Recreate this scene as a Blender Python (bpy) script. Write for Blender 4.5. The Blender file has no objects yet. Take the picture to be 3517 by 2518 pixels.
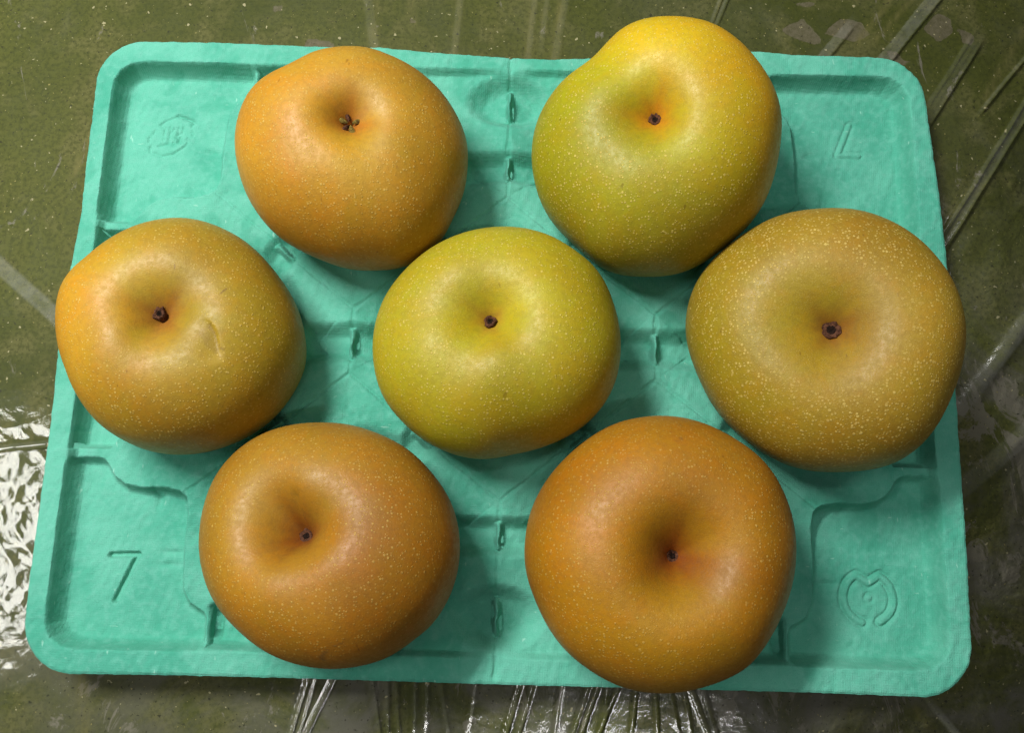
import bpy, bmesh, math, random
import numpy as np

# ================================================================ camera, light, exposure
scene = bpy.context.scene
COL = scene.collection
RIM = 0.0262                     # height of the tray rim above the floor, metres

cam_data = bpy.data.cameras.new("camera")
cam = bpy.data.objects.new("camera", cam_data); COL.objects.link(cam)
cam_data.sensor_fit = 'HORIZONTAL'; cam_data.sensor_width = 36.0; cam_data.lens = 28.8
cam_data.clip_start = 0.01; cam_data.clip_end = 50
cam.location = (0.007645, -0.085010, 0.380108 + RIM)
cam.rotation_euler = (0.192184, 0.004045, 0.023569)
scene.camera = cam

world = bpy.data.worlds.new("World"); scene.world = world; world.use_nodes = True
bg = world.node_tree.nodes["Background"]
bg.inputs[0].default_value = (0.93, 0.97, 1.0, 1); bg.inputs[1].default_value = 0.022

def area(name, loc, target, sx, sy, power, color):
    d = bpy.data.lights.new(name, 'AREA'); d.shape = 'RECTANGLE'; d.size = sx; d.size_y = sy
    d.energy = power; d.color = color
    o = bpy.data.objects.new(name, d); COL.objects.link(o); o.location = loc
    v = (np.array(target) - np.array(loc)); v = v / np.linalg.norm(v)
    from mathutils import Vector
    o.rotation_euler = Vector(v).to_track_quat('-Z', 'Y').to_euler()
    return o
area("tube_lamp_key", (-0.37, 0.29, 0.80), (0, 0, 0), 0.34, 0.09, 10.8, (1.0, 0.985, 0.94))
area("tube_lamp_left", (-0.92, -0.12, 1.08), (0, -0.1, 0), 0.34, 0.18, 3.2, (1.0, 0.985, 0.94))
area("tube_lamp_behind", (0.15, -0.73, 1.90), (0, 0, 0), 0.90, 0.05, 3.8, (1.0, 0.985, 0.94))
area("film_glint_lamp", (0.95, 0.72, 1.90), (0, 0, 0), 0.30, 0.06, 2.2, (1.0, 0.985, 0.94))  # added lamp out of view, placed for glints on the film folds
area("tube_lamp_back", (-0.30, 1.80, 1.40), (0, 0, 0), 1.10, 0.16, 4, (1.0, 0.985, 0.94))
area("tube_lamp_overhead", (-0.02, 0.20, 1.9), (0, 0, 0), 1.0, 0.08, 3.2, (1.0, 0.985, 0.94))

scene.view_settings.view_transform = 'Standard'; scene.view_settings.look = 'None'
scene.view_settings.exposure = 0.0; scene.view_settings.gamma = 1.0
scene.view_settings.use_curve_mapping = False
scene.render.engine = 'CYCLES'
scene.cycles.max_bounces = 8; scene.cycles.transparent_max_bounces = 12
scene.cycles.caustics_reflective = False; scene.cycles.caustics_refractive = False

# ================================================================ helpers
def mesh_np(name, verts, quads, mat=None, parent=None, normals=None, attrs=None, colors=None, tris=None):
    me = bpy.data.meshes.new(name)
    verts = np.asarray(verts, np.float32); quads = np.asarray(quads, np.int32).reshape(-1, 4)
    tris = np.zeros((0, 3), np.int32) if tris is None else np.asarray(tris, np.int32).reshape(-1, 3)
    me.vertices.add(len(verts)); me.vertices.foreach_set("co", verts.ravel())
    nl = quads.size + tris.size
    me.loops.add(nl); me.loops.foreach_set("vertex_index", np.concatenate([quads.ravel(), tris.ravel()]))
    nf = len(quads) + len(tris); me.polygons.add(nf)
    st = np.concatenate([np.arange(len(quads)) * 4, quads.size + np.arange(len(tris)) * 3]).astype(np.int32)
    me.polygons.foreach_set("loop_start", st)
    me.polygons.foreach_set("use_smooth", np.ones(nf, bool))
    me.update(calc_edges=True)
    for k, v in (attrs or {}).items():
        a = me.attributes.new(k, 'FLOAT', 'POINT'); a.data.foreach_set("value", np.asarray(v, np.float32))
    for k, v in (colors or {}).items():
        a = me.attributes.new(k, 'FLOAT_COLOR', 'POINT'); v = np.asarray(v, np.float32)
        a.data.foreach_set("color", np.hstack([v, np.ones((len(v), 1), np.float32)]).ravel())
    if normals is not None:
        me.normals_split_custom_set_from_vertices(np.asarray(normals, np.float32))
    if mat: me.materials.append(mat)
    o = bpy.data.objects.new(name, me); COL.objects.link(o)
    if parent: o.parent = parent
    return o

def grid_quads(nx, ny):
    i = np.arange(ny * nx).reshape(ny, nx)
    return np.stack([i[:-1, :-1], i[:-1, 1:], i[1:, 1:], i[1:, :-1]], -1).reshape(-1, 4)

def submesh(quads, mask):
    q = quads[mask]; used = np.unique(q); remap = np.zeros(quads.max() + 1, np.int64); remap[used] = np.arange(len(used))
    return used, remap[q]

def tag(o, label, cat, group=None, kind=None):
    if label: o["label"] = label
    if cat: o["category"] = cat
    if group: o["group"] = group
    if kind: o["kind"] = kind
    return o

class NT:
    # small node-tree builder
    def __init__(self, name):
        self.mat = bpy.data.materials.new(name); self.mat.use_nodes = True
        self.t = self.mat.node_tree; self.n = self.t.nodes; self.n.clear()
        self.out = self.n.new("ShaderNodeOutputMaterial")
    def node(self, typ, **kw):
        n = self.n.new(typ)
        for k, v in kw.items():
            if k.startswith("i_"):
                key = k[2:]; key = int(key) if key.isdigit() else key.replace("_", " ")
                self.set(n.inputs[key], v)
            else: setattr(n, k, v)
        return n
    def set(self, sock, v):
        if isinstance(v, bpy.types.NodeSocket): self.t.links.new(v, sock)
        else: sock.default_value = v
    def coord(self): return self.node("ShaderNodeTexCoord").outputs["Object"]
    def noise(self, vec, scale, detail=4, rough=.55, dist=0):
        n = self.node("ShaderNodeTexNoise"); self.set(n.inputs["Vector"], vec)
        n.inputs["Scale"].default_value = scale; n.inputs["Detail"].default_value = detail
        n.inputs["Roughness"].default_value = rough; n.inputs["Distortion"].default_value = dist
        return n.outputs["Fac"]
    def ramp(self, v, a, b, lo=0., hi=1.):
        n = self.node("ShaderNodeMapRange", interpolation_type='SMOOTHSTEP'); self.set(n.inputs[0], v)
        for k, q in zip((1, 2, 3, 4), (a, b, lo, hi)): self.set(n.inputs[k], q)
        return n.outputs[0]
    def math(self, op, a, b=0.0, c=0.0):
        n = self.node("ShaderNodeMath", operation=op)
        for k, q in zip((0, 1, 2), (a, b, c)): self.set(n.inputs[k], q)
        return n.outputs[0]
    def mix(self, f, a, b, mode='MIX'):
        n = self.node("ShaderNodeMix", data_type='RGBA', blend_type=mode)
        self.set(n.inputs[0], f)
        for s, q in ((n.inputs[6], a), (n.inputs[7], b)):
            self.set(s, q if isinstance(q, bpy.types.NodeSocket) else (q[0], q[1], q[2], 1.0))
        return n.outputs[2]
    def attr(self, name, out="Fac"):
        n = self.node("ShaderNodeAttribute", attribute_name=name); return n.outputs[out]
    def mapping(self, vec, scale=(1, 1, 1), rot=(0, 0, 0)):
        n = self.node("ShaderNodeMapping"); self.set(n.inputs[0], vec)
        n.inputs["Scale"].default_value = scale; n.inputs["Rotation"].default_value = rot
        return n.outputs[0]
    def bump(self, h, dist, strength=1.0, normal=None):
        n = self.node("ShaderNodeBump"); self.set(n.inputs["Height"], h)
        n.inputs["Distance"].default_value = dist; n.inputs["Strength"].default_value = strength
        if normal is not None: self.set(n.inputs["Normal"], normal)
        return n.outputs[0]
    def principled(self, color, rough, spec=.5, normal=None, **kw):
        n = self.node("ShaderNodeBsdfPrincipled")
        self.set(n.inputs["Base Color"], color if isinstance(color, bpy.types.NodeSocket) else (*color, 1))
        self.set(n.inputs["Roughness"], rough); self.set(n.inputs["Specular IOR Level"], spec)
        if normal is not None: self.set(n.inputs["Normal"], normal)
        for k, v in kw.items(): self.set(n.inputs[k.replace("_", " ")], v)
        self.t.links.new(n.outputs[0], self.out.inputs[0])
        return n

# ================================================================ materials
def mat_pulp():
    m = NT("moulded_pulp"); c = m.coord()
    fine = m.noise(c, 2600, 3, .6); mid = m.noise(c, 260, 5, .6); big = m.noise(c, 22, 4, .55, .3)
    col = m.mix(m.ramp(big, .36, .64), (.070, .360, .258), (.124, .455, .340))
    col = m.mix(m.ramp(mid, .42, .68, 0, .40), col, (.165, .48, .385))
    col = m.mix(m.ramp(fine, .45, .68, 0, .38), col, (.050, .29, .21))
    fl = m.noise(m.mapping(c, (1.0, .35, 1), (0, 0, .9)), 330, 2, .5)                 # pale scuffs
    fl2 = m.noise(m.mapping(c, (.3, 1.0, 1), (0, 0, .5)), 420, 2, .5)
    col = m.mix(m.ramp(fl, .72, .78, 0, .50), col, (.38, .68, .57))
    col = m.mix(m.ramp(fl2, .73, .79, 0, .45), col, (.34, .64, .53))
    stain = m.noise(c, 60, 3, .5, .6)
    col = m.mix(m.ramp(stain, .56, .70, 0, .45), col, (.042, .32, .215))
    wx = m.node("ShaderNodeTexWave", wave_type='BANDS', bands_direction='X'); m.set(wx.inputs[0], m.mapping(c, (1, 1, 0), (0, 0, .04))); wx.inputs["Scale"].default_value = 300; wx.inputs["Distortion"].default_value = 1.2
    wy = m.node("ShaderNodeTexWave", wave_type='BANDS', bands_direction='Y'); m.set(wy.inputs[0], m.mapping(c, (1, 1, 0), (0, 0, .04))); wy.inputs["Scale"].default_value = 300; wy.inputs["Distortion"].default_value = 1.2
    h = m.math('ADD', m.math('MULTIPLY', fine, .55), m.math('MULTIPLY', mid, 1.3))
    h = m.math('ADD', h, m.math('MULTIPLY', m.math('ADD', wx.outputs["Fac"], wy.outputs["Fac"]), .10))
    m.principled(col, .9, .14, m.bump(h, .00050, .8), Sheen_Weight=.04, Sheen_Roughness=.6)
    return m.mat

def mat_floor():
    m = NT("worn_painted_floor"); c = m.coord()
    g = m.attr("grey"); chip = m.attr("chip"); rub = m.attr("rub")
    big = m.noise(c, 7, 5, .6, .4); mid = m.noise(c, 38, 6, .62, .5); fine = m.noise(c, 420, 5, .65)
    fine2 = m.noise(c, 1500, 3, .6)
    col = m.mix(m.ramp(big, .35, .68), (.058, .068, .010), (.094, .102, .018))
    col = m.mix(m.ramp(mid, .45, .68, 0, .65), col, (.145, .138, .050))
    col = m.mix(m.ramp(fine, .42, .64, 0, .65), col, (.040, .049, .008))
    wear_haze = m.noise(c, 16, 7, .68, .8)
    col = m.mix(m.math('MULTIPLY', g, m.ramp(wear_haze, .40, .66)), col, (.130, .124, .102))  # worn grey smudges, plus the film's haze painted into the floor colour
    wear2 = m.noise(m.mapping(c, (1.3, .7, 1), (0, 0, .4)), 30, 7, .7, 1.2)
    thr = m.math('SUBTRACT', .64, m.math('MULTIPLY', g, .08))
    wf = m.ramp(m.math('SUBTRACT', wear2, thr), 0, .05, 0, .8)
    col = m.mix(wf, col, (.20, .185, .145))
    cn = m.math('ADD', chip, m.math('MULTIPLY', m.math('SUBTRACT', m.noise(c, 120, 5, .65), .5), .9))
    cn2 = m.ramp(cn, .42, .56, 0, .9)
    col = m.mix(cn2, col, m.mix(m.ramp(fine, .3, .7), (.150, .130, .085), (.105, .095, .050)))
    rn = m.math('MULTIPLY', rub, m.ramp(m.noise(m.mapping(c, (1, .25, 1)), 260, 4, .6), .25, .75))
    col = m.mix(m.math('MULTIPLY', rn, .75), col, (.165, .150, .050))
    sp = m.noise(c, 300, 2, .5); col = m.mix(m.ramp(sp, .70, .73, 0, .85), col, (.42, .38, .22))
    sp2 = m.noise(c, 640, 2, .5); col = m.mix(m.ramp(sp2, .70, .74, 0, .7), col, (.34, .29, .10))
    dk = m.noise(c, 520, 2, .5, .2); col = m.mix(m.ramp(dk, .65, .71, 0, .75), col, (.020, .020, .010))
    h = m.math('ADD', m.math('MULTIPLY', fine, .6), m.math('ADD', m.math('MULTIPLY', mid, 2.0), m.math('MULTIPLY', cn2, -.5)))
    m.principled(col, m.ramp(mid, .3, .75, .60, .80), .22, m.bump(h, .0006, .55))
    return m.mat

def mat_film():
    m = NT("clear_plastic_film"); c = m.coord()
    nb = m.bump(m.math('ADD', m.noise(c, 55, 4, .6, .6), m.math('MULTIPLY', m.noise(c, 220, 3, .6, .4), .25)), .0010, .18)
    fr = m.node("ShaderNodeFresnel"); fr.inputs[0].default_value = 1.52; m.set(fr.inputs["Normal"], nb)
    fac = m.math('MINIMUM', m.math('MULTIPLY', fr.outputs[0], 1.15), 1.0)
    tr = m.node("ShaderNodeBsdfTransparent"); tr.inputs[0].default_value = (.97, .975, .96, 1)
    gl = m.node("ShaderNodeBsdfGlossy"); gl.inputs["Roughness"].default_value = .11; gl.inputs[0].default_value = (1, 1, 1, 1); m.set(gl.inputs["Normal"], nb)
    df = m.node("ShaderNodeBsdfDiffuse"); df.inputs[0].default_value = (.72, .74, .70, 1)
    milk = m.math('MULTIPLY', m.attr("milk"), m.ramp(m.noise(c, 160, 4, .6), .25, .7, .45, 1))
    milk = m.math('ADD', m.math('MULTIPLY', milk, .22), m.ramp(m.noise(c, 24, 6, .7, .8), .50, .80, 0.0, .022))
    a = m.node("ShaderNodeMixShader"); m.set(a.inputs[0], milk); m.set(a.inputs[1], tr.outputs[0]); m.set(a.inputs[2], df.outputs[0])
    b = m.node("ShaderNodeMixShader"); m.set(b.inputs[0], fac); m.set(b.inputs[1], a.outputs[0]); m.set(b.inputs[2], gl.outputs[0])
    m.t.links.new(b.outputs[0], m.out.inputs[0])
    return m.mat

def mat_skin(name, off, dot_scale, dot_size, dot_gain, dot_color):
    m = NT(name); c = m.coord()
    cc = m.node("ShaderNodeVectorMath", operation='ADD'); m.set(cc.inputs[0], c); cc.inputs[1].default_value = off; cc = cc.outputs[0]
    base = m.attr("tone", "Color"); dots = m.attr("dots"); fleck = m.attr("fleck")
    mott = m.noise(cc, 85, 5, .6, .5); mott2 = m.noise(cc, 420, 4, .6)
    col = m.mix(m.ramp(mott, .38, .66, 0, .65), base, m.mix(1.0, base, (1.12, .90, .62), 'MULTIPLY'))
    col = m.mix(m.ramp(mott2, .40, .66, 0, .50), col, m.mix(1.0, base, (.74, .70, .58), 'MULTIPLY'))
    blot = m.noise(cc, 28, 6, .68, 1.1)
    col = m.mix(m.ramp(blot, .52, .72, 0, .55), col, m.mix(1.0, base, (.86, .98, .55), 'MULTIPLY'))
    col = m.mix(m.ramp(blot, .46, .28, 0, .50), col, m.mix(1.0, base, (1.08, .84, .80), 'MULTIPLY'))
    grit = m.noise(cc, 2400, 3, .7)
    col = m.mix(m.ramp(grit, .48, .70, 0, .50), col, m.mix(1.0, base, (1.30, 1.28, 1.6), 'MULTIPLY'))
    nick = m.noise(m.mapping(cc, (1.0, .4, .7), (.4, .2, .8)), 240, 2, .5)
    col = m.mix(m.ramp(nick, .735, .775, 0, .55), col, m.mix(1.0, base, (.50, .38, .35), 'MULTIPLY'))
    wob = m.node("ShaderNodeTexNoise"); m.set(wob.inputs["Vector"], cc); wob.inputs["Scale"].default_value = 900; wob.inputs["Detail"].default_value = 2
    wv = m.node("ShaderNodeVectorMath", operation='MULTIPLY_ADD'); m.set(wv.inputs[0], wob.outputs["Color"]); wv.inputs[1].default_value = (.0003,) * 3; m.set(wv.inputs[2], cc)
    v = m.node("ShaderNodeTexVoronoi", feature='F1'); m.set(v.inputs["Vector"], wv.outputs[0]); v.inputs["Scale"].default_value = dot_scale; v.inputs["Randomness"].default_value = .95
    rnd = m.node("ShaderNodeSeparateColor"); m.set(rnd.inputs[0], v.outputs["Color"])
    size = m.math('MULTIPLY_ADD', m.math('POWER', rnd.outputs[0], 1.6), dot_size * .95, dot_size * .55)
    d1 = m.ramp(m.math('SUBTRACT', v.outputs["Distance"], size), -.07, .07, 1, 0)
    d1 = m.math('MULTIPLY', d1, m.math('MULTIPLY', dots, m.ramp(rnd.outputs[1], .10, .55, .25, 1)))
    v2 = m.node("ShaderNodeTexVoronoi", feature='F1'); m.set(v2.inputs["Vector"], wv.outputs[0]); v2.inputs["Scale"].default_value = dot_scale * 2.1
    d2 = m.math('MULTIPLY', m.ramp(v2.outputs["Distance"], .16, .34, 1, 0), m.math('MULTIPLY', fleck, .55))
    dd = m.math('MAXIMUM', d1, d2)
    col = m.mix(m.math('MULTIPLY', dd, dot_gain), col, m.mix(rnd.outputs[2], dot_color, (dot_color[0] * .78, dot_color[1] * .72, dot_color[2] * .7)))
    scar = m.attr("scar"); col = m.mix(scar, col, m.mix(m.noise(cc, 700, 2), (.16, .085, .022), (.10, .055, .018)))
    h = m.math('ADD', m.math('MULTIPLY', dd, .5), m.math('ADD', m.math('MULTIPLY', m.noise(cc, 1300, 3, .6), .35), m.math('MULTIPLY', mott, .8)))
    rough = m.math('ADD', m.ramp(mott2, .3, .7, .41, .56), m.math('MULTIPLY', dd, .12))
    m.principled(col, rough, .34, m.bump(h, .00030, .8))
    return m.mat

def mat_plain(name, a, b, scale, rough=.7):
    m = NT(name); c = m.coord(); n = m.noise(c, scale, 4, .65)
    m.principled(m.mix(m.ramp(n, .3, .7), a, b), rough, .06, m.bump(n, .0006, .8))
    return m.mat

PULP = mat_pulp(); FLOOR = mat_floor(); FILM = mat_film()
STEM = mat_plain("dry_stem", (.115, .050, .028), (.028, .012, .007), 700, .8)
DARK = mat_plain("dark_stem_core", (.020, .011, .008), (.006, .004, .003), 900, .9)
SEPAL = mat_plain("dry_sepal", (.20, .15, .03), (.06, .035, .012), 600, .75)

# ---------------------------------------------------------------- tray relief (millimetres, rim top = 0)
CUPS = [(-72.5, 90.0), (72.5, 90.0), (-145.0, 0.0), (0.0, 0.0), (145.0, 0.0), (-72.5, -90.0), (72.5, -90.0)]
PANEL = [(133, 142.6), (150, 143), (186, 143.2), (193, 142), (198, 138.6), (200.8, 133), (201.2, 120), (201.2, 62), (200.4, 58.2),
         (197.5, 57.2), (188, 57.2), (185, 58.2), (182.8, 60.6), (179, 66.2), (174, 69.6), (166, 71), (155.5, 71), (147.5, 72.8),
         (143.8, 75.8), (142.6, 82.7), (143, 99), (141.8, 116.4), (139, 122), (131.5, 126.5), (130.2, 130), (130.0, 138), (130.8, 141.4)]
GUTTER_SIDE = [(200.4, 54.4), (183, 54.4), (174, 40), (180, 0), (174, -40), (183, -54.4), (200.4, -54.4)]
GUTTER_END = [(129.6, 142), (129.2, 125), (127, 121.5), (117, 117), (98, 132), (84, 142)]

def smoothstep(a, b, x):
    t = np.clip((x - a) / (b - a), 0, 1)
    return t * t * (3 - 2 * t)

def smin(a, b, k):
    h = np.clip(0.5 + 0.5 * (b - a) / k, 0, 1)
    return b * (1 - h) + a * h - k * h * (1 - h)

def sd_poly(x, y, poly):
    P = np.array(poly, float); d = np.full(x.shape, 1e9); s = np.ones(x.shape)
    n = len(P)
    for i in range(n):
        a, b = P[i], P[i - 1]
        ex, ey = b[0] - a[0], b[1] - a[1]
        wx, wy = x - a[0], y - a[1]
        t = np.clip((wx * ex + wy * ey) / (ex * ex + ey * ey), 0, 1)
        d = np.minimum(d, (wx - ex * t) ** 2 + (wy - ey * t) ** 2)
        c1 = y >= a[1]; c2 = y < b[1]; c3 = ex * wy > ey * wx
        flip = (c1 & c2 & c3) | (~c1 & ~c2 & ~c3)
        s = np.where(flip, -s, s)
    return s * np.sqrt(d)

def sd_line(x, y, pts):
    d = np.full(x.shape, 1e9)
    for a, b in zip(pts[:-1], pts[1:]):
        ex, ey = b[0] - a[0], b[1] - a[1]
        wx, wy = x - a[0], y - a[1]
        t = np.clip((wx * ex + wy * ey) / (ex * ex + ey * ey + 1e-12), 0, 1)
        d = np.minimum(d, np.hypot(wx - ex * t, wy - ey * t))
    return d

def waves(seed, n, lo, hi, x, y):
    # smooth random field in about -1..1: sum of n plane waves with wavelengths lo..hi
    r = np.random.RandomState(seed); z = np.zeros(x.shape)
    for _ in range(n):
        L = lo * (hi / lo) ** r.rand(); a = r.rand() * 6.2832; p = r.rand() * 6.2832
        z += np.sin((x * math.cos(a) + y * math.sin(a)) * 6.2832 / L + p)
    return z / math.sqrt(n) / 1.2

def rim_outline(x, y):
    # signed distance (positive inside) to the slightly bowed rounded rectangle of the rim
    top = np.interp(x, [-215, -150, -100, -66, -42, -2, 20, 39, 80, 110, 125, 146, 186, 215],
                    [155, 155.2, 153.9, 154.0, 152.0, 149.7, 149.3, 150.2, 154.5, 156.6, 156.4, 154.8, 154.4, 154.4])
    bot = np.interp(x, [-215, -146, -97, 0, 141, 215], [-154.4, -153.6, -153.5, -154, -154, -155])
    lef = np.interp(y, [-155, -115, -42, -12, 32, 60, 126, 155], [-210, -211, -211.2, -212.4, -211.4, -209.6, -210.4, -211])
    rig = np.interp(y, [-155, -105, -20, 50, 84, 134, 155], [210.2, 211.7, 212.9, 213.6, 212.6, 209.7, 209.5])
    cx, cy = (lef + rig) / 2, (top + bot) / 2
    hx, hy = (rig - lef) / 2, (top - bot) / 2
    r = 23.0
    qx, qy = np.abs(x - cx) - (hx - r), np.abs(y - cy) - (hy - r)
    d = np.hypot(np.maximum(qx, 0), np.maximum(qy, 0)) + np.minimum(np.maximum(qx, qy), 0) - r
    return -d + 0.12 * waves(5, 14, 2.5, 16, x, y)

def arc(cx, cy, r, a0, a1, n=14, ry=None):
    ry = ry or r
    return [(cx + r * math.cos(math.radians(a0 + (a1 - a0) * i / n)), cy + ry * math.sin(math.radians(a0 + (a1 - a0) * i / n))) for i in range(n + 1)]

SEVEN = [(-180.2, -102.9), (-167.8, -102.4), (-176.0, -123.0)]
SEVEN_TURNED = [(179.0, 104.8), (168.4, 105.0), (175.2, 121.6)]
HEART = [(169.0, -125.3)] + arc(171, -114, 11.4, 252, 118, 22) + [(171.1, -107.2)] + arc(171, -114, 11.4, 62, -72, 22)
HEART = HEART[1:-1]
def K(u, v): return (-180.0 + (u - 1060) * .0717, 116.4 - (v - 770) * .0776)
CREST = [[K(*q) for q in s] for s in [
    [(1060, 800), (1100, 770), (1180, 740), (1250, 755), (1300, 780), (1285, 805)],
    [(1180, 732), (1290, 766)],
    [(1000, 960), (1010, 1000), (1090, 1025), (1170, 1010), (1250, 950), (1275, 915), (1262, 900)],
    [(1015, 865), (1022, 848)], [(992, 920), (990, 892)], [(1290, 850), (1303, 872)],
    [(1075, 812), (1095, 822), (1095, 870)], [(1130, 820), (1132, 860), (1128, 940), (1060, 952)],
    [(1160, 828), (1142, 850)], [(1190, 822), (1190, 868)], [(1222, 822), (1224, 858), (1192, 862)],
    [(1182, 888), (1205, 905), (1218, 930)], [(1210, 880), (1196, 925)], [(1090, 905), (1094, 912)], [(1162, 928), (1168, 934)]]]

def cup_metric(x, y):
    d = np.stack([np.hypot(x - a, y - b) for a, b in CUPS])
    i = np.argsort(d, axis=0)
    d1 = np.take_along_axis(d, i[:1], 0)[0]; d2 = np.take_along_axis(d, i[1:2], 0)[0]
    c = np.array(CUPS)
    sep = np.hypot(*(c[i[0]] - c[i[1]]).transpose(2, 0, 1)) if x.ndim == 2 else np.hypot(*(c[i[0]] - c[i[1]]).T)
    return i[0], d1, (d2 ** 2 - d1 ** 2) / (2 * sep)

# vents in the ridges: centre, direction along the ridge, half length of the dip, depth, reach across, fin half length, fin height
VENTS = []
for sx in (-1, 1):
    VENTS.append((sx * 72.5, -1.0, 90, 10.0, 8.0, 28, 7.5, 7.2))
for sy in (-1, 1):
    VENTS.append((0.0, sy * 90.0, 90, 9.0, 7.5, 26, 6.5, 7.0))
    VENTS.append((0.0, sy * 126.0, 90, 16, 8.5, 24, 8.5, 8.2))
for sx in (-1, 1):
    for sy in (-1, 1):
        VENTS.append((sx * 37.0, sy * 46.5, math.degrees(math.atan2(-sy * 72.5, sx * 90)), 9.0, 5.5, 20, 6.0, 5.0))
        VENTS.append((sx * 108.0, sy * 43.5, math.degrees(math.atan2(sy * 72.5, sx * 90)), 9.0, 5.5, 20, 6.0, 5.0))

def tray_height(x, y, full=True):
    ax, ay = np.abs(x), np.abs(y)
    near, d1, e = cup_metric(x, y)
    z = -0.23 * np.minimum(e, 18)
    z += 0.5 * waves(11, 12, 18, 60, x, y)
    inner = 1 - smoothstep(-2.5, .6, np.maximum(ax - 200.8, ay - 142.8))      # 0 on the flat rim
    inner = inner * (1 - smoothstep(181, 184, ax) * smoothstep(122, 125, ay) * (1 - 0 * ax))
    z = z * inner
    fin = np.zeros(x.shape)
    for vx, vy, ang, half, dep, reach, fl, fh in VENTS:
        ca, sa = math.cos(math.radians(ang)), math.sin(math.radians(ang))
        t = (x - vx) * ca + (y - vy) * sa; s = -(x - vx) * sa + (y - vy) * ca
        wob = 1.0
        if half > 12:
            m = 1 - smoothstep(.45, 1.0, np.hypot(t / (half * wob), s / reach))
        else:
            m = (1 - smoothstep(half * .30, half * 1.12, np.abs(t))) * (1 - smoothstep(reach * .7, reach, np.abs(s)))
        z -= dep * m
        u = (t / fl) * np.where(t > 0, 1.0, 1.0)
        f = np.clip(1 - u ** 2, 0, 1) ** .7 * np.clip(1 - np.abs(s + .25 * np.sin(t * .6)) / (1.9 + .25 * u), 0, 1) ** .8
        fin = np.maximum(fin, fh * f)
    z = z + fin
    pan = sd_poly(ax, ay, PANEL)
    tw = np.clip((.4 - pan) / 5.0, 0, 1); zp = -11.0 * (1 - (1 - tw) ** 2.0)
    z = np.where(pan < 1.0, smin(z, zp, .5), z)
    for poly, dep, wid in ((GUTTER_SIDE, 11.5, 4.5), (GUTTER_END, 10.5, 4.0)):
        g = sd_poly(ax, y if poly is GUTTER_SIDE else ay, poly)
        z = np.where(g < 1.0, smin(z, -dep * (1 - (1 - np.clip((.5 - g) / wid, 0, 1)) ** 2.2), .5), z)
    z -= 5.0 * np.exp(-(sd_line(ax, ay, [(127.8, 125), (127.0, 131), (127.6, 137)]) / 1.9) ** 2)
    cup = 46.5 - np.sqrt(np.maximum(70.5 ** 2 - np.minimum(d1, 70) ** 2, 1))
    cup = np.maximum(cup, -23.4 + 0 * d1)
    z = smin(z, cup, 1.4)
    # thin fold lines along the ridges
    crease = np.exp(-((e + .35 * waves(21, 8, 8, 40, x, y)) / .8) ** 2) * (pan > 0) * smoothstep(200, 196, ax) * smoothstep(155, 149, ay)
    z -= 1.15 * crease * (fin < .3)
    if full:
        # dimples in the panels
        for px, py, w, l, dep in ((160.2, 75.5, 2.2, 5.5, 1.7),):
            z -= dep * np.exp(-((ax - px) / w) ** 2 - ((ay - py) / l) ** 2) * (1 + .35 * np.sign(x) * np.sign(y))
        for py, sg in ((101.0, 1), (106.6, 1), (108.0, -1)):
            z -= .9 * np.exp(-((ax - 152) / 5.0) ** 2 - ((y + py * 1.0) / 1.2) ** 2) * (np.sign(x) == -sg)
        z -= 1.2 * np.exp(-((x - 153.5) / 4.0) ** 2 - ((y - 103.6) / 2.5) ** 2)
        z -= 1.1 * np.exp(-((x - 160) / 4.5) ** 2 - ((y - 81) / 5) ** 2)
        z -= .8 * np.exp(-((x + 152.5) / 4) ** 2 - ((y - 99) / 1.4) ** 2)
        # stamped marks
        d = sd_line(x, y, SEVEN); z -= 2.8 * (1 - smoothstep(.4, 1.8, d))
        d = sd_line(x, y, SEVEN_TURNED); z -= .75 * np.exp(-((d - 1.7) / .6) ** 2) - .3 * np.exp(-(d / 1.2) ** 2)
        d = sd_line(x, y, HEART); z += .5 * (1 - smoothstep(.6, 1.9, d)) - 1.0 * np.exp(-((d - 2.1) / .7) ** 2)
        d = np.hypot(x - 171.0, y + 113.8); z -= .7 * np.exp(-((d - 2.0) / .75) ** 2)
        for s in CREST:
            z -= .85 * np.exp(-(sd_line(x, y, s) / .7) ** 2)
        z += .13 * waves(31, 16, 3, 12, x, y) + .12 * waves(33, 10, 10, 26, x, y)
        z += .5 * waves(35, 6, 120, 320, x, y)
    return z, near, pan, fin, inner

def tilt_mat(t):
    # leans the axis towards (t0, t1) in plan
    n = np.array([t[0], t[1], 1.0]); n /= np.linalg.norm(n)
    x = np.array([1.0, 0, 0]); x -= n * x.dot(n); x /= np.linalg.norm(x)
    return np.stack([x, np.cross(n, x), n], 1)

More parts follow.
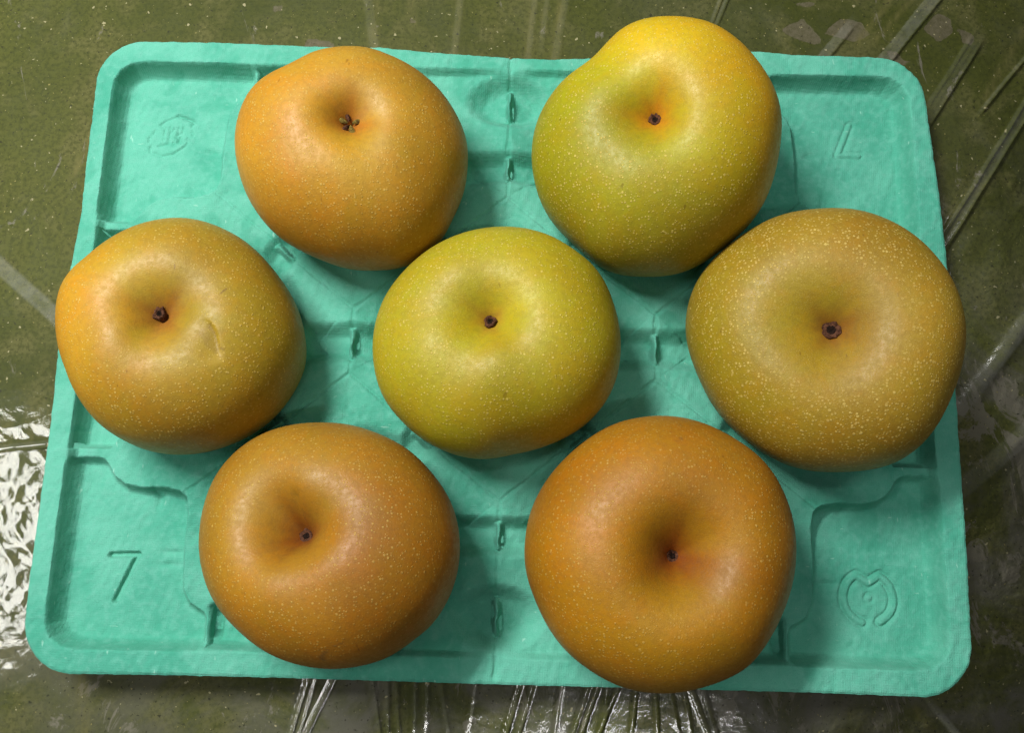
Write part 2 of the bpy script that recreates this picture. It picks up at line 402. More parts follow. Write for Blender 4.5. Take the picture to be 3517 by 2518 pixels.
def pear_verts(R, H, D, w, A, seed, nphi, nth):
    # one ring per polar angle; vertex 0 is the bottom of the stem basin
    r = np.random.RandomState(seed + 3)
    ph = np.arange(nphi) * 2 * np.pi / nphi
    NAA = len(A); ab = np.r_[A, A[:1]]
    a = np.interp((ph + np.pi) % (2 * np.pi), np.linspace(0, 2 * np.pi, NAA + 1), ab)
    for _ in range(max(1, nphi // NAA)):
        a = (np.roll(a, 1) + 2 * a + np.roll(a, -1)) / 4
    tt = np.linspace(0, 1, nth + 1)[1:]
    th = np.pi * (.35 * tt + .65 * tt ** 1.25)                     # finer rings in the basin
    th[-1] = np.pi
    n_up, n_dn = 2.25, 2.0
    n = np.where(th < np.pi / 2, n_up, n_dn)
    s, c = np.sin(th), np.cos(th)
    rho = np.abs(s) ** (2 / n); zz = np.sign(c) * np.abs(c) ** (2 / n)
    rho[-1] = 0
    wob = 1 + sum(.035 * r.randn() * np.cos(k * ph + 6.28 * r.rand()) for k in (1, 2, 3))
    RHO = rho[:, None] * a[None, :]
    top = (th < np.pi / 2)[:, None]
    wq = w * wob[None, :]
    basin = np.where(top, D * (.68 * np.exp(-(rho[:, None] / wq) ** 1.7) + .32 * np.exp(-rho[:, None] / (.42 * wq))), 0)
    basin = basin + np.where(top, .009 * np.exp(-((rho[:, None] - .5) / .3) ** 2) * sum(r.randn() * np.cos(k * ph + 6.28 * r.rand()) for k in (2, 3, 4, 5))[None, :] * .5, 0)
    dim = np.where(top, 0, .10 * np.exp(-(rho[:, None] / .22) ** 2))
    Z = H * zz[:, None] * np.ones_like(RHO) - basin * 1.0 + dim
    X = RHO * np.cos(ph)[None, :]; Y = RHO * np.sin(ph)[None, :]
    V = np.stack([X, Y, Z], 2).reshape(-1, 3)
    return np.vstack([[[0, 0, H - D]], V]) * R

PEARS = {
    'P1': dict(c=(-0.0727, 0.0800, 0.0263), R=0.0516, H=0.82, D=0.30, w=0.22, tilt=(0.191, 0.074), A=[0.991, 0.977, 0.966, 0.958, 0.950, 0.947, 0.944, 0.942, 0.949, 0.966, 0.999, 1.021, 1.044, 1.082, 1.105, 1.105, 1.089, 1.066, 1.055, 1.052, 1.051, 1.051, 1.044, 1.033, 1.022, 1.009, 0.996, 0.984, 0.975, 0.977, 0.968, 0.959, 0.953, 0.944, 0.925, 0.932, 0.968, 0.996, 1.004, 1.001]),
    'P2': dict(c=(0.0691, 0.0881, 0.0291), R=0.0560, H=0.84, D=0.32, w=0.25, tilt=(-0.206, -0.090), A=[1.026, 1.036, 1.042, 1.049, 1.048, 1.042, 1.049, 1.083, 1.098, 1.085, 1.078, 1.065, 1.041, 1.015, 0.995, 0.987, 0.979, 0.970, 0.960, 0.956, 0.965, 0.983, 0.989, 0.987, 0.988, 0.999, 1.007, 1.010, 1.002, 0.995, 0.991, 0.978, 0.952, 0.910, 0.883, 0.888, 0.919, 0.955, 0.985, 1.010]),
    'P3': dict(c=(-0.1447, -0.0047, 0.0211), R=0.0523, H=0.82, D=0.34, w=0.30, tilt=(0.118, 0.076), A=[0.961, 0.941, 0.926, 0.913, 0.926, 0.943, 0.960, 0.977, 0.993, 1.007, 1.018, 1.026, 1.032, 1.039, 1.048, 1.053, 1.057, 1.060, 1.069, 1.075, 1.057, 1.031, 1.007, 0.989, 0.979, 0.976, 0.982, 0.994, 1.004, 1.018, 1.019, 1.012, 1.006, 0.996, 0.983, 0.975, 0.970, 0.991, 1.001, 0.986]),
    'P4': dict(c=(-0.0023, -0.0049, 0.0215), R=0.0535, H=0.80, D=0.34, w=0.27, tilt=(-0.088, 0.110), A=[1.022, 1.029, 1.034, 1.033, 1.025, 1.014, 1.008, 1.004, 0.996, 0.985, 0.967, 0.943, 0.943, 0.953, 0.974, 0.997, 1.017, 1.034, 1.041, 1.034, 1.025, 1.020, 1.024, 1.034, 1.030, 1.015, 1.005, 1.002, 0.993, 0.980, 0.970, 0.964, 0.962, 0.964, 0.968, 0.976, 0.986, 0.999, 1.013, 1.018]),
    'P5': dict(c=(0.1419, -0.0023, 0.0298), R=0.0571, H=0.80, D=0.38, w=0.36, tilt=(-0.300, -0.063), A=[1.045, 1.019, 0.997, 0.988, 0.982, 0.979, 0.983, 0.995, 1.009, 1.010, 1.007, 1.013, 1.022, 1.027, 1.018, 0.992, 0.960, 0.941, 0.936, 0.936, 0.940, 0.946, 0.954, 0.961, 0.966, 0.974, 0.980, 0.984, 0.991, 0.998, 1.003, 1.014, 1.027, 1.035, 1.040, 1.049, 1.062, 1.076, 1.076, 1.064]),
    'P6': dict(c=(-0.0714, -0.0952, 0.0235), R=0.0532, H=0.82, D=0.50, w=0.27, tilt=(-0.273, 0.210), A=[1.018, 0.993, 0.968, 0.948, 0.927, 0.907, 0.894, 0.893, 0.900, 0.909, 0.919, 0.933, 0.952, 0.976, 0.998, 1.014, 1.045, 1.060, 1.070, 1.074, 1.072, 1.063, 1.048, 1.025, 1.002, 0.985, 0.972, 0.962, 0.961, 0.967, 0.977, 0.998, 1.027, 1.062, 1.083, 1.097, 1.104, 1.091, 1.065, 1.042]),
    'P7': dict(c=(0.0689, -0.0957, 0.0248), R=0.0563, H=0.82, D=0.52, w=0.31, tilt=(0.079, 0.014), A=[1.024, 1.013, 1.001, 0.994, 0.993, 0.994, 0.989, 0.984, 0.982, 0.976, 0.967, 0.960, 0.955, 0.958, 0.964, 0.953, 0.944, 0.941, 0.945, 0.955, 0.969, 0.987, 1.001, 1.021, 1.041, 1.042, 1.037, 1.037, 1.044, 1.046, 1.040, 1.039, 1.040, 1.031, 1.021, 1.016, 1.019, 1.023, 1.026, 1.027]),
}

# ================================================================ floor
def build_floor():
    xs = np.concatenate([[-2000, -900, -500], np.arange(-330, 331, 2.0), [500, 900, 2000]])
    ys = np.concatenate([[-2000, -900, -450], np.arange(-230, 251, 2.0), [450, 900, 2000]])
    X, Y = np.meshgrid(xs, ys)
    chip = np.zeros(X.shape); rub = np.zeros(X.shape)
    for poly, amt in [([(145.6, 185.1), (159.3, 193.2), (164.4, 186.6), (171.9, 177.8), (164.1, 176.8), (153.4, 181.5)], 1.0),
                 ([(170, 184), (173.9, 188.6), (180.6, 193.7), (191.4, 191.3), (196.5, 183.5), (186.8, 179.0)], 1.0),
                 ([(224.9, 187.6), (232.8, 198.3), (240.3, 194.9), (241.2, 185.4), (232.9, 180.0)], 1.0),
                 ([(243, 189.8), (253.7, 185.6), (251.5, 177.8), (245.4, 179.4)], .8),
                 ([(199.0, 175.5), (209.9, 174.5), (213.3, 168.7), (222.7, 167.7), (210, 165)], .8),
                 ([(-112, 176), (-98, 174), (-92, 167), (-104, 165), (-116, 168)], .75),
                 ([(-136, 196), (-128, 198), (-124, 191), (-133, 189)], .6), ([(150, 203), (168, 204), (166, 199), (152, 199)], .6),
                 ([(-244, -156), (-238, -158), (-240, -161), (-246, -160)], .8), ([(-58, 190), (-53, 188), (-52, 184), (-58, 185)], .8)]:
        chip = np.maximum(chip, amt * smoothstep(2.5, -3.0, sd_poly(X, Y, poly)))
    for pts, w in [([(-81, 230), (-75, 165)], 3.2), ([(-60, 230), (-55, 184)], 2.2), ([(-29, 230), (-32, 160)], 2.4), ([(11.8, 230), (8.6, 160)], 2.0),
                   ([(18.6, 230), (16.4, 176)], 1.6), ([(29, 230), (23, 160)], 2.6), ([(109, 187), (121, 220)], 1.5), ([(208, 205), (188, 178)], 2.0), ([(222, 208), (196, 178)], 1.6),
                   ([(280, 189), (256, 148)], 2.2), ([(-196, -158), (-191, -185)], 3.0), ([(-222, 120), (-232, 90)], 2.0), ([(196, -165), (214, -190)], 2.0)]:
        rub = np.maximum(rub, np.exp(-(sd_line(X, Y, pts) / w) ** 2))
    grey = smoothstep(60, -150, Y + .25 * np.abs(X - 40) * np.sign(40 - X) * .6) * .85 + .10  # greyer towards the near right: smudges and painted-in film haze
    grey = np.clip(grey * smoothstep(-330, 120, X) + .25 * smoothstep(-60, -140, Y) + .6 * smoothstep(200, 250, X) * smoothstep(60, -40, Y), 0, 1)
    o = mesh_np("floor", np.stack([X, Y, 0 * X], -1).reshape(-1, 3) / 1000, grid_quads(len(xs), len(ys)), FLOOR,
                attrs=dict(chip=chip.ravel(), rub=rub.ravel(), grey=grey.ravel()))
    tag(o, "olive green painted floor, worn and speckled", None, kind="structure")
build_floor()

# ================================================================ clear film lying on the floor under the tray
FOLDS = []   # points (mm), height, half width, milkiness
def fold(pts, h, w, milk=0.0, ext=(0, 0)):
    P = [np.array(q, float) for q in pts]
    a = P[0] - P[1]; b = P[-1] - P[-2]
    P[0] = P[0] + a / np.linalg.norm(a) * ext[0]; P[-1] = P[-1] + b / np.linalg.norm(b) * ext[1]
    FOLDS.append((P, h, w, milk))
def strip(pts, half, milk, edge_h, ext):
    # a flat doubled-over band of film: faint milky middle, two thin raised edges
    P = [np.array(q, float) for q in pts]; ax_ = (P[-1] - P[0]) / np.linalg.norm(P[-1] - P[0]); nv = np.array([-ax_[1], ax_[0]])
    fold(P, .22, half, milk, ext)
    for s in (-1, 1):
        fold([q + nv * s * half for q in P], edge_h, .75, milk * 1.1, ext)
strip([(230.9, 205.3), (204.3, 171.2)], 2.6, .34, .22, (40, 24))
strip([(186.5, 191.5), (170.9, 171.8)], 1.8, .30, .18, (6, 24))
strip([(249.0, 176.0), (214, 122)], 3.0, .12, .24, (14, 24))
strip([(277.5, 144.5), (221, 57)], 2.4, .16, .40, (60, 24))
for pts in ([(108.9, 189.6), (113.9, 202.9)], [(112.0, 189.6), (117.1, 202.9)], [(278.3, 171.5), (262.4, 152.4)]):
    fold(pts, .4, .8, .25, (10, 25))
for pts, w in (([(-80.4, 198.8), (-75.5, 171.6)], 2.6), ([(-29.2, 199.9), (-31.4, 167.9)], 2.0), ([(11.8, 200.7), (9.0, 166.9)], 1.6),
            ([(18.6, 200.9), (16.4, 176.3)], 1.4), ([(28.8, 201.1), (23.7, 167.2)], 2.0)):
    fold(pts, .25, w, .12, (30, 12))
for pts, h in (([(-89.0, -158.2), (-94.9, -182.0)], 3.4), ([(-86.0, -159.0), (-91.4, -181.9)], 3.0), ([(-76.8, -157.1), (-82.7, -170.3)], 3.8),
            ([(-58.7, -157.9), (-56.1, -170.5)], 3.6), ([(-52.0, -159.0), (-50.8, -172.2)], 3.2), ([(-47.5, -158.8), (-45.1, -180.8)], 3.2),
            ([(-33.1, -159.3), (-32.8, -175.4)], 2.6), ([(-38.6, -160.3), (-38.2, -178.7)], 2.0), ([(-26.2, -160.0), (-22.5, -178.4)], 2.0),
            ([(11.5, -157.8), (4.7, -179.6)], 4.2), ([(17.5, -157.7), (10.7, -179.5)], 3.8), ([(43.2, -158.3), (36.1, -178.8)], 3.4),
            ([(47.4, -158.6), (39.9, -178.7)], 3.4), ([(52.2, -158.9), (50.9, -167.0)], 3.0), ([(56.4, -160.0), (50.5, -173.4)], 2.4),
            ([(87.6, -158.4), (89.6, -169.2)], 3.0), ([(91.1, -158.3), (98.8, -177.3)], 3.4), ([(96.6, -158.6), (102.1, -177.2)], 3.2),
            ([(-10.4, -159.6), (-13.1, -180.0)], 1.4), ([(30.8, -158.6), (27.6, -179.0)], 1.6), ([(66, -157), (64, -172)], 2.4), ([(74, -157), (75, -172)], 2.4), ([(81, -157), (84, -172)], 2.2)):
    fold(pts, h * .17, .95, .02, (24, 40 if h > 3 else 14))
fold([(-290, 63), (-262.7, 41.5), (-231.6, 16.3)], .5, 4.0, .5, (20, 30))
fold([(-275, -57), (-249.1, -53.6), (-226.1, -50.6)], .6, 1.6, .3, (20, 20))
fold([(222, -30), (250, 5)], .3, 4.0, .25, (6, 40))
fold([(216, -70), (252, -40)], .3, 4.5, .22, (6, 40))
fold([(200, -158), (222, -185)], .3, 1.6, .25, (6, 40))

def film_fields(X, Y):
    z = 1.3 + .3 * waves(51, 10, 70, 220, X, Y); milk = np.zeros(X.shape)
    for P, h, w, mk in FOLDS:
        x0, x1 = min(q[0] for q in P) - 14, max(q[0] for q in P) + 14
        y0, y1 = min(q[1] for q in P) - 14, max(q[1] for q in P) + 14
        sel = (X > x0) & (X < x1) & (Y > y0) & (Y < y1)
        if not sel.any(): continue
        xs, ys = X[sel], Y[sel]
        d = sd_line(xs + .12 * np.sin(ys * .21 + x0), ys + .1 * np.sin(xs * .19), P)
        prof = np.exp(-(d / w) ** 2)
        p0, p1 = P[0], P[-1]; ln = np.linalg.norm(p1 - p0); ax_ = (p1 - p0) / ln
        tt = (xs - p0[0]) * ax_[0] + (ys - p0[1]) * ax_[1]
        tap = smoothstep(0, min(16, ln * .3), tt) * smoothstep(ln, ln - min(16, ln * .3), tt)
        prof = prof * tap
        z[sel] += h * prof
        milk[sel] = np.maximum(milk[sel], mk * tap * smoothstep(w * 1.15, w * .75, d))
    # crumpled patch at the left, low crinkle all round
    cr = smoothstep(-200, -232, X) * smoothstep(-5, -75, Y) * smoothstep(-185, -105, Y)
    rid = sum((1 - np.abs(waves(60 + k, 5, 5 * s, 12 * s, X + 3 * np.sin(Y * .13), Y * 1.6))) * a for k, (s, a) in enumerate(((1, .30), (2.2, .9), (.55, .05))))
    z += cr * rid * .22
    z += .05 * (1 - np.abs(waves(71, 7, 18, 50, X, Y))) + .008 * waves(72, 12, 3, 8, X, Y)
    under = smoothstep(212, 190, np.abs(X)) * smoothstep(156, 136, np.abs(Y))
    z = z * (1 - under) + .9 * under
    return np.maximum(z, .35), milk

def build_film():
    st = .85
    xs = np.arange(-340, 341, st); ys = np.arange(-250, 270, st)
    X, Y = np.meshgrid(xs, ys); Q = grid_quads(len(xs), len(ys))
    cx, cy = X.ravel()[Q].mean(1), Y.ravel()[Q].mean(1)
    edge = (np.abs(cx) < 306) & (cy > -215) & (cy < 232)
    keep = edge & ~((np.abs(cx) < 180) & (np.abs(cy) < 126))
    used, q = submesh(Q, keep)
    x, y = X.ravel()[used], Y.ravel()[used]
    z, milk = film_fields(x, y)
    n0 = len(x)
    # the flat part hidden below the tray: coarse sheet
    gx = np.arange(-182, 183, 14.0); gy = np.arange(-128, 129, 16.0)
    GX, GY = np.meshgrid(gx, gy); q2 = grid_quads(len(gx), len(gy)) + n0
    x = np.r_[x, GX.ravel()]; y = np.r_[y, GY.ravel()]; z = np.r_[z, np.full(GX.size, .86)]; milk = np.r_[milk, np.zeros(GX.size)]
    o = mesh_np("plastic_film", np.stack([x, y, z], 1) / 1000, np.vstack([q, q2]), FILM, attrs=dict(milk=milk))
    tag(o, "clear crinkled plastic film spread on the floor under the green tray", "plastic film")
build_film()

# ================================================================ moulded tray
def build_tray():
    root = bpy.data.objects.new("fruit_tray", None); COL.objects.link(root); root.empty_display_size = .05
    tag(root, "turquoise green moulded pulp tray with seven cups holding the pears", "fruit tray")
    st = .6
    xs = np.arange(-216, 216.1, st); ys = np.arange(-159, 160.1, st)
    X, Y = np.meshgrid(xs, ys); Q = grid_quads(len(xs), len(ys))
    sd = rim_outline(X, Y)
    keepv = sd > 0
    fm = keepv.ravel()[Q].any(1)
    # pull the outside corners of the border cells on to the outline
    gy, gx = np.gradient(sd, st)
    gl = np.hypot(gx, gy) + 1e-9
    mv = np.where(sd < 0, sd, 0)
    X = X - gx / gl * mv; Y = Y - gy / gl * mv
    sd = np.where(sd < 0, 0, sd)
    Z, near, pan, fin, inner = tray_height(X, Y)
    Z = Z - .9 * (1 - np.clip(sd / 1.5, 0, 1)) ** 2
    dzy, dzx = np.gradient(Z, st)
    N = np.stack([-dzx, -dzy, np.ones_like(Z)], -1); N /= np.linalg.norm(N, axis=-1, keepdims=True)
    V = np.stack([X, Y, Z], -1).reshape(-1, 3) / 1000; V[:, 2] += RIM
    N = N.reshape(-1, 3)
    fx, fy = X.ravel()[Q].mean(1), Y.ravel()[Q].mean(1)
    fpan = pan.ravel()[Q].mean(1); ffin = fin.ravel()[Q].max(1) > .05; fnear = near.ravel()[Q[:, 0]]
    rim = (np.maximum(np.abs(fx) - 200.8, np.abs(fy) - 142.8) > 0) & (fpan > .3)
    panel = fpan <= .3
    part = np.where(rim, 0, np.where(panel, 1, np.where(ffin, 2, 3)))
    def emit(name, mask, parent):
        used, q = submesh(Q, mask & fm)
        return mesh_np(name, V[used], q, PULP, parent, normals=N[used])
    emit("rim", part == 0, root)
    for sx, sy, nm, strokes, lab in ((-1, 1, "stamped_crest", CREST, "round stamped crest with broken ring and small characters"),
                                (1, 1, "stamped_number", [SEVEN_TURNED], "faint upside-down stamped number 7"),
                                (-1, -1, "stamped_number", [SEVEN], "stamped number 7"),
                                (1, -1, "stamped_emblem", [HEART, [(170.9, -113.8), (171.1, -113.8)]], "stamped notched ring emblem with a dot")):
        quad = panel & (np.sign(fx) == sx) & (np.sign(fy) == sy)
        d = np.min([sd_line(fx, fy, s) for s in strokes], axis=0)
        mk = quad & (d < 3.2)
        p = emit("corner_panel", quad & ~mk, root)
        m = emit(nm, mk, p); m["label"] = lab
    for i in range(7):
        emit("cup", (part == 3) & (fnear == i), root)
    finid = np.argmin(np.stack([np.hypot(fx - v[0], fy - v[1]) for v in VENTS]), 0)
    for i in range(len(VENTS)):
        mk = (part == 2) & (finid == i)
        if (mk & fm).sum() > 6: emit("ridge_fin", mk, root)
    # edge of the sheet and its underside
    e = np.sort(np.concatenate([Q[fm][:, [0, 1]], Q[fm][:, [1, 2]], Q[fm][:, [2, 3]], Q[fm][:, [3, 0]]]), axis=1)
    raw = np.concatenate([Q[fm][:, [0, 1]], Q[fm][:, [1, 2]], Q[fm][:, [2, 3]], Q[fm][:, [3, 0]]])
    key = e[:, 0].astype(np.int64) * (V.shape[0] + 1) + e[:, 1]
    _, idx, cnt = np.unique(key, return_index=True, return_counts=True)
    be = raw[idx[cnt == 1]]
    used = np.unique(be); rm = {int(k): i for i, k in enumerate(used)}
    nb = len(used); top = V[used]; low = top.copy(); low[:, 2] -= .0019; low[:, :2] *= .9985
    q = np.array([[rm[int(b)], rm[int(a)], rm[int(a)] + nb, rm[int(b)] + nb] for a, b in be])
    mesh_np("rim_edge", np.vstack([top, low]), q, PULP, root)
    g = 3.0; ux = np.arange(-213, 213.1, g); uy = np.arange(-156, 156.1, g); UX, UY = np.meshgrid(ux, uy)
    us = rim_outline(UX, UY); uq = grid_quads(len(ux), len(uy)); ok = (us > .6).ravel()[uq].all(1)
    uz = tray_height(UX, UY, False)[0]
    uu, uq = submesh(uq, ok)
    uv = np.stack([UX, UY, np.maximum(uz - 1.9, -25.1)], -1).reshape(-1, 3)[uu] / 1000; uv[:, 2] += RIM
    mesh_np("underside", uv, uq[:, ::-1], PULP, root)
build_tray()

# ================================================================ pears
def field3(V, seed, scale, n=10):
    r = np.random.RandomState(seed); z = np.zeros(len(V))
    for _ in range(n):
        k = r.randn(3); k *= (.6 + .9 * r.rand()) * scale / np.linalg.norm(k)
        z += np.sin(V @ k + 6.28 * r.rand())
    return z / math.sqrt(n)

def lathe(profile, nseg, jitter=0, seed=0, ex=1.0):
    r = np.random.RandomState(seed); vs = []; a = np.arange(nseg) * 2 * np.pi / nseg
    jr = 1 + jitter * r.randn(nseg)
    for rad, z in profile:
        vs.append(np.stack([rad * np.cos(a) * jr * ex, rad * np.sin(a) * jr, np.full(nseg, z) + jitter * .6 * rad * r.randn(nseg)], 1))
    n = len(profile)
    q = [[k * nseg + i, k * nseg + (i + 1) % nseg, (k + 1) * nseg + (i + 1) % nseg, (k + 1) * nseg + i] for k in range(n - 1) for i in range(nseg)]
    return np.vstack(vs), np.array(q)

def build_pear(key, spec):
    d = PEARS[key]; R = d['R']; idx = list(PEARS).index(key)
    nphi, nth = 240, 150
    V = pear_verts(R, d['H'], d['D'], d['w'], d['A'], idx, nphi, nth)
    u, v, h = V[:, 0] / R, V[:, 1] / R, V[:, 2] / R
    rho = np.hypot(u, v); top = h > 0
    scar = np.zeros(len(V))
    dirn = V / np.linalg.norm(V, axis=1, keepdims=True)
    V = V * (1 + .006 * field3(dirn, 90 + idx, 4.0)[:, None] + .0022 * field3(dirn, 190 + idx, 11.0)[:, None])
    for (pts, dep, wid) in spec.get('creases', []):
        dd = sd_line(u, v, pts); V[:, 2] -= np.where(top, dep * np.exp(-(dd / wid) ** 2), 0)
    for (pa, pb, dep, wid) in spec.get('steps', []):                  # one-sided gouge: a sharp lip on one side, fading on the other
        pa, pb = np.array(pa), np.array(pb); L = np.linalg.norm(pb - pa); ax_ = (pb - pa) / L
        t = ((u - pa[0]) * ax_[0] + (v - pa[1]) * ax_[1]) / L; s = (u - pa[0]) * ax_[1] - (v - pa[1]) * ax_[0] + .03 * np.sin(t * 5)
        V[:, 2] -= np.where(top, dep * np.clip(4 * t * (1 - t), 0, 1) ** 1.6 * smoothstep(-.012, .016, s) * np.exp(-np.maximum(s, 0) / wid), 0)
    for (pts, wid, amt) in spec.get('scars', []):
        dd = sd_line(u + .008 * field3(dirn, 7, 60), v + .008 * field3(dirn, 8, 60), pts)
        scar = np.maximum(scar, np.where(top, amt * smoothstep(wid, wid * .4, dd), 0))
    M = tilt_mat(d['tilt'])
    Wv = V @ M.T
    # colour: patches of ground colour set by direction, russet round the stem
    col = np.tile(np.array(spec['base'], float), (len(V), 1)); wsum = np.ones((len(V), 1))
    for (bu, bv, sharp, amt, c) in spec['blobs']:
        bw = math.sqrt(max(0, 1 - bu * bu - bv * bv)); b = np.array([bu, bv, bw]); b /= np.linalg.norm(b)
        w = amt * np.exp(sharp * (dirn @ b - 1)) * (1 + .35 * field3(dirn, int(50 + 13 * bu * 10 + bv * 7) % 997, 5))
        w = np.clip(w, 0, None)[:, None]
        col = (col * wsum + w * np.array(c)) / (wsum + w); wsum = wsum + w * .0
        col = np.clip(col, 0, 1)
    col = col * (1 + .10 * field3(dirn, 300 + idx, 7)[:, None] * np.array([.7, .9, 1.0]))
    rr = rho * (1 + .15 * np.sin(3 * np.arctan2(v, u) + idx) + .1 * np.sin(7 * np.arctan2(v, u) + 2 * idx))
    rs = spec.get('russet', .17)
    f = np.where(top, np.exp(-(rr / rs) ** 2.0), 0)[:, None] * .85
    col = col * (1 - f) + f * np.array(spec.get('russet_color', (.26, .075, .018)))
    rim_r = d['w'] * 1.25
    dots = np.where(top, smoothstep(rim_r * .6, rim_r * 1.5, rho), 1.0) * (1 + .22 * field3(dirn, 400 + idx, 4))
    dots = np.clip(dots * spec.get('dots', 1.0), 0, 1)
    fleck = np.clip(np.where(top, smoothstep(.12, .25, rho) * smoothstep(rim_r * 2.2, rim_r * 1.0, rho), 0) * spec.get('fleck', 1.0), 0, 1)
    i = 1 + np.arange(nth * nphi).reshape(nth, nphi)
    j = np.roll(i, -1, axis=1)
    q = np.stack([i[:-1], i[1:], j[1:], j[:-1]], -1).reshape(-1, 4)
    t = np.stack([np.zeros(nphi, int), i[0], j[0]], 1)
    mat = mat_skin("pear_skin_" + spec['skin'], (idx * .31, idx * .17, idx * .23), spec.get('dot_scale', 780), spec.get('dot_size', .27), spec.get('dot_gain', .8), spec.get('dot_color', (.62, .46, .12)))
    root = bpy.data.objects.new("pear", None); COL.objects.link(root); root.empty_display_size = .03
    root.location = (d['c'][0], d['c'][1], d['c'][2] + RIM)
    tag(root, spec['label'], "pear", "pears in the tray")
    body = mesh_np("skin", Wv, q, mat, root, attrs=dict(dots=dots, fleck=fleck, scar=scar), colors=dict(tone=np.clip(col * .95 * np.array(spec['gain']), 0.001, 1)), tris=t)
    z0 = R * (d['H'] - d['D'])
    def put(vv, lean=(0, 0)):
        vv = vv.copy(); vv[:, 0] += lean[0] * vv[:, 2]; vv[:, 1] += lean[1] * vv[:, 2]
        vv[:, 2] += z0
        return vv @ M.T
    if spec.get('calyx'):
        rs_ = np.random.RandomState(5)
        vv, qq = lathe([(.0066, .0012), (.0060, .0030), (.0050, .0024), (.0030, .0014), (.0004, .0010)], 16, .06, 3)
        mesh_np("calyx_hole", put(vv), qq, DARK, root)
        for k, a in enumerate((20, 95, 165, 235, 310)):
            L = .0048; wd = .0023; a = math.radians(a + 8 * rs_.randn())
            prof = [(.0010, .30, .0038), (.0026, .7, .0046), (.0044, .95, .0044), (.0068, .6, .0036)]
            vs = []
            for r0, ww, zz in prof:
                for s, dz in ((-1, -.0004), (-.4, .0005), (.4, .0005), (1, -.0004)):
                    x, y = r0, s * wd * ww * .62
                    vs.append((x * math.cos(a) - y * math.sin(a), x * math.sin(a) + y * math.cos(a), zz + dz + .0002 * rs_.randn()))
            vs = np.array(vs)
            mesh_np("sepal", put(vs), np.array([[r * 4 + c, r * 4 + c + 1, r * 4 + c + 5, r * 4 + c + 4] for r in range(3) for c in range(3)]), SEPAL if k % 2 == 0 else STEM, root)
    else:
        sr, sh = spec['stem']; sr *= 1.05; sh *= 1.1; lean = spec.get('lean', (0, 0))
        prof = [(sr * 1.25, -.0012), (sr * 1.02, .0006), (sr * .95, sh * .6), (sr, sh * .9), (sr * .93, sh * 1.02), (sr * .72, sh * 1.04), (sr * .55, sh * .93), (sr * .42, sh * .88)]
        vv, qq = lathe(prof, 18, .11, idx, spec.get('stem_ex', 1.0))
        st = mesh_np("stem", put(vv, lean), qq, STEM, root)
        vv, qq = lathe([(sr * .5, sh * .90), (sr * .34, sh * .93), (sr * .2, sh * .84), (.0001, sh * .80)], 14, .08, idx + 9, spec.get('stem_ex', 1.0))
        mesh_np("stem_core", put(vv, lean), qq, DARK, st)

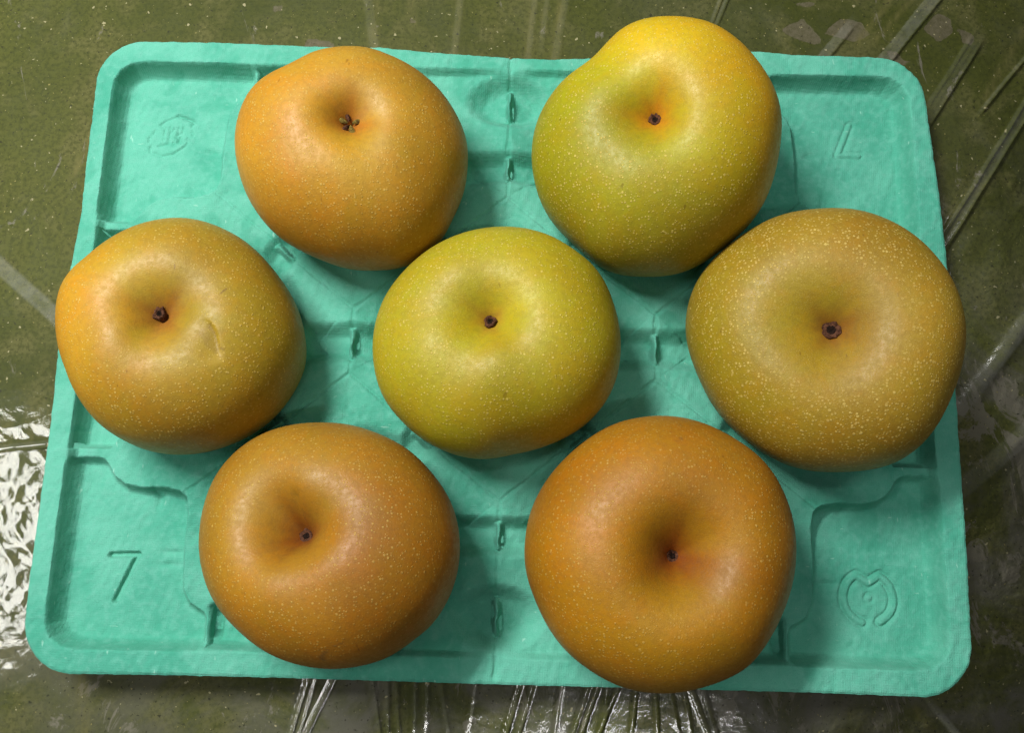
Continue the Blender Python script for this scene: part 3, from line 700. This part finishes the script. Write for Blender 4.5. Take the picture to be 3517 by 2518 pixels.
G = (.335, .285, .012); GY = (.395, .310, .020); OR = (.56, .265, .022); BR = (.355, .185, .020); OL = (.330, .225, .022); YO = (.60, .355, .022)
SPECS = {
 'P1': dict(gain=(0.88, 0.86, 0.7), skin="orange_brown", label="orange-brown pear lying calyx end up, dark star-shaped eye in its hollow", base=(.47, .26, .025), calyx=True, russet=.15, russet_color=(.36, .115, .018),
       blobs=[(.05, .35, 7, 1.0, (.45, .32, .03)), (-.75, .1, 4, 1.2, (.60, .29, .03)), (.75, -.2, 4, 1.0, (.38, .20, .022)), (.1, -.4, 8, .7, (.43, .30, .025)), (-.2, -.85, 6, .9, (.44, .20, .02)), (.3, .85, 6, .8, (.44, .25, .05))],
       dots=.85, fleck=.35, dot_gain=.50),
 'P2': dict(gain=(0.92, 1.0, 0.65), skin="yellow_green", label="tall lopsided yellow-green pear with an orange shoulder, at the tray's far edge", base=G, stem=(.0026, .0022), russet=.16, russet_color=(.50, .17, .012),
       blobs=[(.45, .55, 3.0, 3.2, (.78, .36, .025)), (.0, .75, 6, 1.6, (.72, .48, .02)), (.75, .0, 3.5, 1.2, (.52, .28, .02)), (-.5, -.1, 4, 2.4, (.275, .29, .008)), (.0, -.45, 5, 1.6, (.33, .31, .010)), (-.5, -.75, 6, .8, (.30, .19, .02)), (.2, -.9, 6, .8, (.27, .20, .03))],
       dots=1.0, fleck=.6, dot_gain=.62, dot_color=(.66, .52, .14), creases=[([(-.66, .74), (-.30, .45), (-.12, .22)], .0024, .20)]),
 'P3': dict(gain=(0.9, 0.9, 0.75), skin="olive_orange", label="lumpy olive-brown pear with an orange cheek and a gouge beside its stem", base=(.40, .275, .025), stem=(.0028, .0042), stem_ex=.8, lean=(-.3, .2), russet=.17,
       blobs=[(-.85, -.05, 5, 1.8, (.66, .31, .022)), (-.6, -.6, 5, 1.2, (.52, .27, .025)), (.1, .2, 6, 1.0, (.44, .33, .03)), (.7, -.1, 4, 1.2, (.30, .24, .014)), (.4, -.7, 4, 1.0, (.30, .17, .02)), (.1, .8, 5, .8, (.34, .22, .03)), (.5, .6, 6, .6, (.33, .20, .02))],
       dots=.9, fleck=.25, dot_gain=.55, creases=[([(.34, -.16), (.46, -.32)], .0006, .11)], steps=[((.35, -.03), (.58, -.36), .0024, .13)],
       scars=[([(.47, .17), (.51, .205)], .013, .7), ([(.41, -.11), (.46, -.18), (.53, -.29)], .014, .45), ([(.38, -.17), (.46, -.28)], .060, .25), ([(.10, .135), (.13, .14)], .022, .25)]),
 'P4': dict(gain=(0.86, 1.0, 0.65), skin="yellow_olive", label="yellow-green pear in the middle cup of the tray, brown ring-shaped stem stub", base=(.375, .300, .018), stem=(.0025, .0040), russet=.11, russet_color=(.42, .17, .03),
       blobs=[(.0, .25, 6, .9, (.46, .34, .02)), (.1, -.2, 4, .9, (.41, .34, .018)), (.75, -.6, 4, 1.2, (.38, .21, .02)), (-.75, -.3, 4, 1.0, (.40, .26, .02)), (.1, -.75, 5, .9, (.33, .23, .014)), (.35, .6, 6, .8, (.48, .33, .018)), (-.4, .8, 5, .6, (.33, .25, .03))],
       dots=.95, fleck=.8, dot_gain=.60, dot_color=(.62, .50, .13)),
 'P5': dict(gain=(0.84, 0.82, 0.66), skin="olive_brown", label="largest pear, olive-brown and densely freckled, overhanging the tray's right edge", base=(.355, .245, .022), stem=(.0036, .0034), russet=.15, russet_color=(.20, .07, .014),
       blobs=[(-.7, .1, 4.5, 1.3, (.32, .27, .012)), (.0, .1, 6, 1.0, (.39, .30, .022)), (.8, .1, 4, 1.0, (.38, .235, .035)), (.0, .85, 5, .9, (.36, .215, .03)), (.1, -.8, 4.5, 1.0, (.34, .19, .022)), (-.4, -.2, 6, .6, (.36, .28, .015))],
       dots=1.1, fleck=.8, dot_gain=.56, dot_scale=800, dot_size=.33, dot_color=(.64, .49, .14)),
 'P6': dict(gain=(0.72, 0.67, 0.5), skin="brown_orange", label="brown-orange pear beside the stamped 7, small scratches on its near side", base=(.445, .245, .022), stem=(.0028, .0036), russet=.17, russet_color=(.20, .045, .010),
       blobs=[(-.1, .2, 6, .9, (.42, .28, .025)), (.7, .0, 3.5, 1.2, (.36, .165, .018)), (-.75, .1, 4, 1.0, (.44, .26, .028)), (.0, -.8, 4.5, 1.2, (.46, .20, .018)), (.2, -.4, 6, .6, (.41, .25, .02)), (.1, .85, 5, .8, (.42, .24, .04)), (.6, -.6, 6, .7, (.37, .15, .015))],
       dots=.75, fleck=.25, dot_gain=.42,
       creases=[([(.0, .05), (.03, .24)], .0011, .035)], scars=[([(.28, -.82), (.21, -.875)], .016, .7), ([(.42, -.775), (.30, -.80)], .010, .6), ([(-.03, .86), (.0, .855)], .01, .5)]),
 'P7': dict(gain=(0.72, 0.62, 0.4), skin="deep_orange", label="deep orange-brown pear at the tray's near edge, dark deep stem hollow", base=(.46, .24, .014), stem=(.0026, .0030), russet=.16, russet_color=(.24, .045, .008),
       blobs=[(-.6, -.1, 4, 1.2, (.52, .27, .012)), (.3, .0, 8, 1.6, (.40, .29, .02)), (.3, -.3, 8, .9, (.42, .29, .016)), (.75, .1, 5, 1.2, (.42, .185, .014)), (.6, -.5, 5, .9, (.40, .19, .015)), (-.5, .65, 5, .8, (.42, .19, .016)), (-.2, -.7, 5, .7, (.43, .27, .02)), (.2, .8, 5, .7, (.41, .24, .03))],
       dots=.75, fleck=.5, dot_gain=.38, scars=[([(-.03, .80), (.03, .81)], .010, .55)]),
}
for key in PEARS: build_pear(key, SPECS[key])
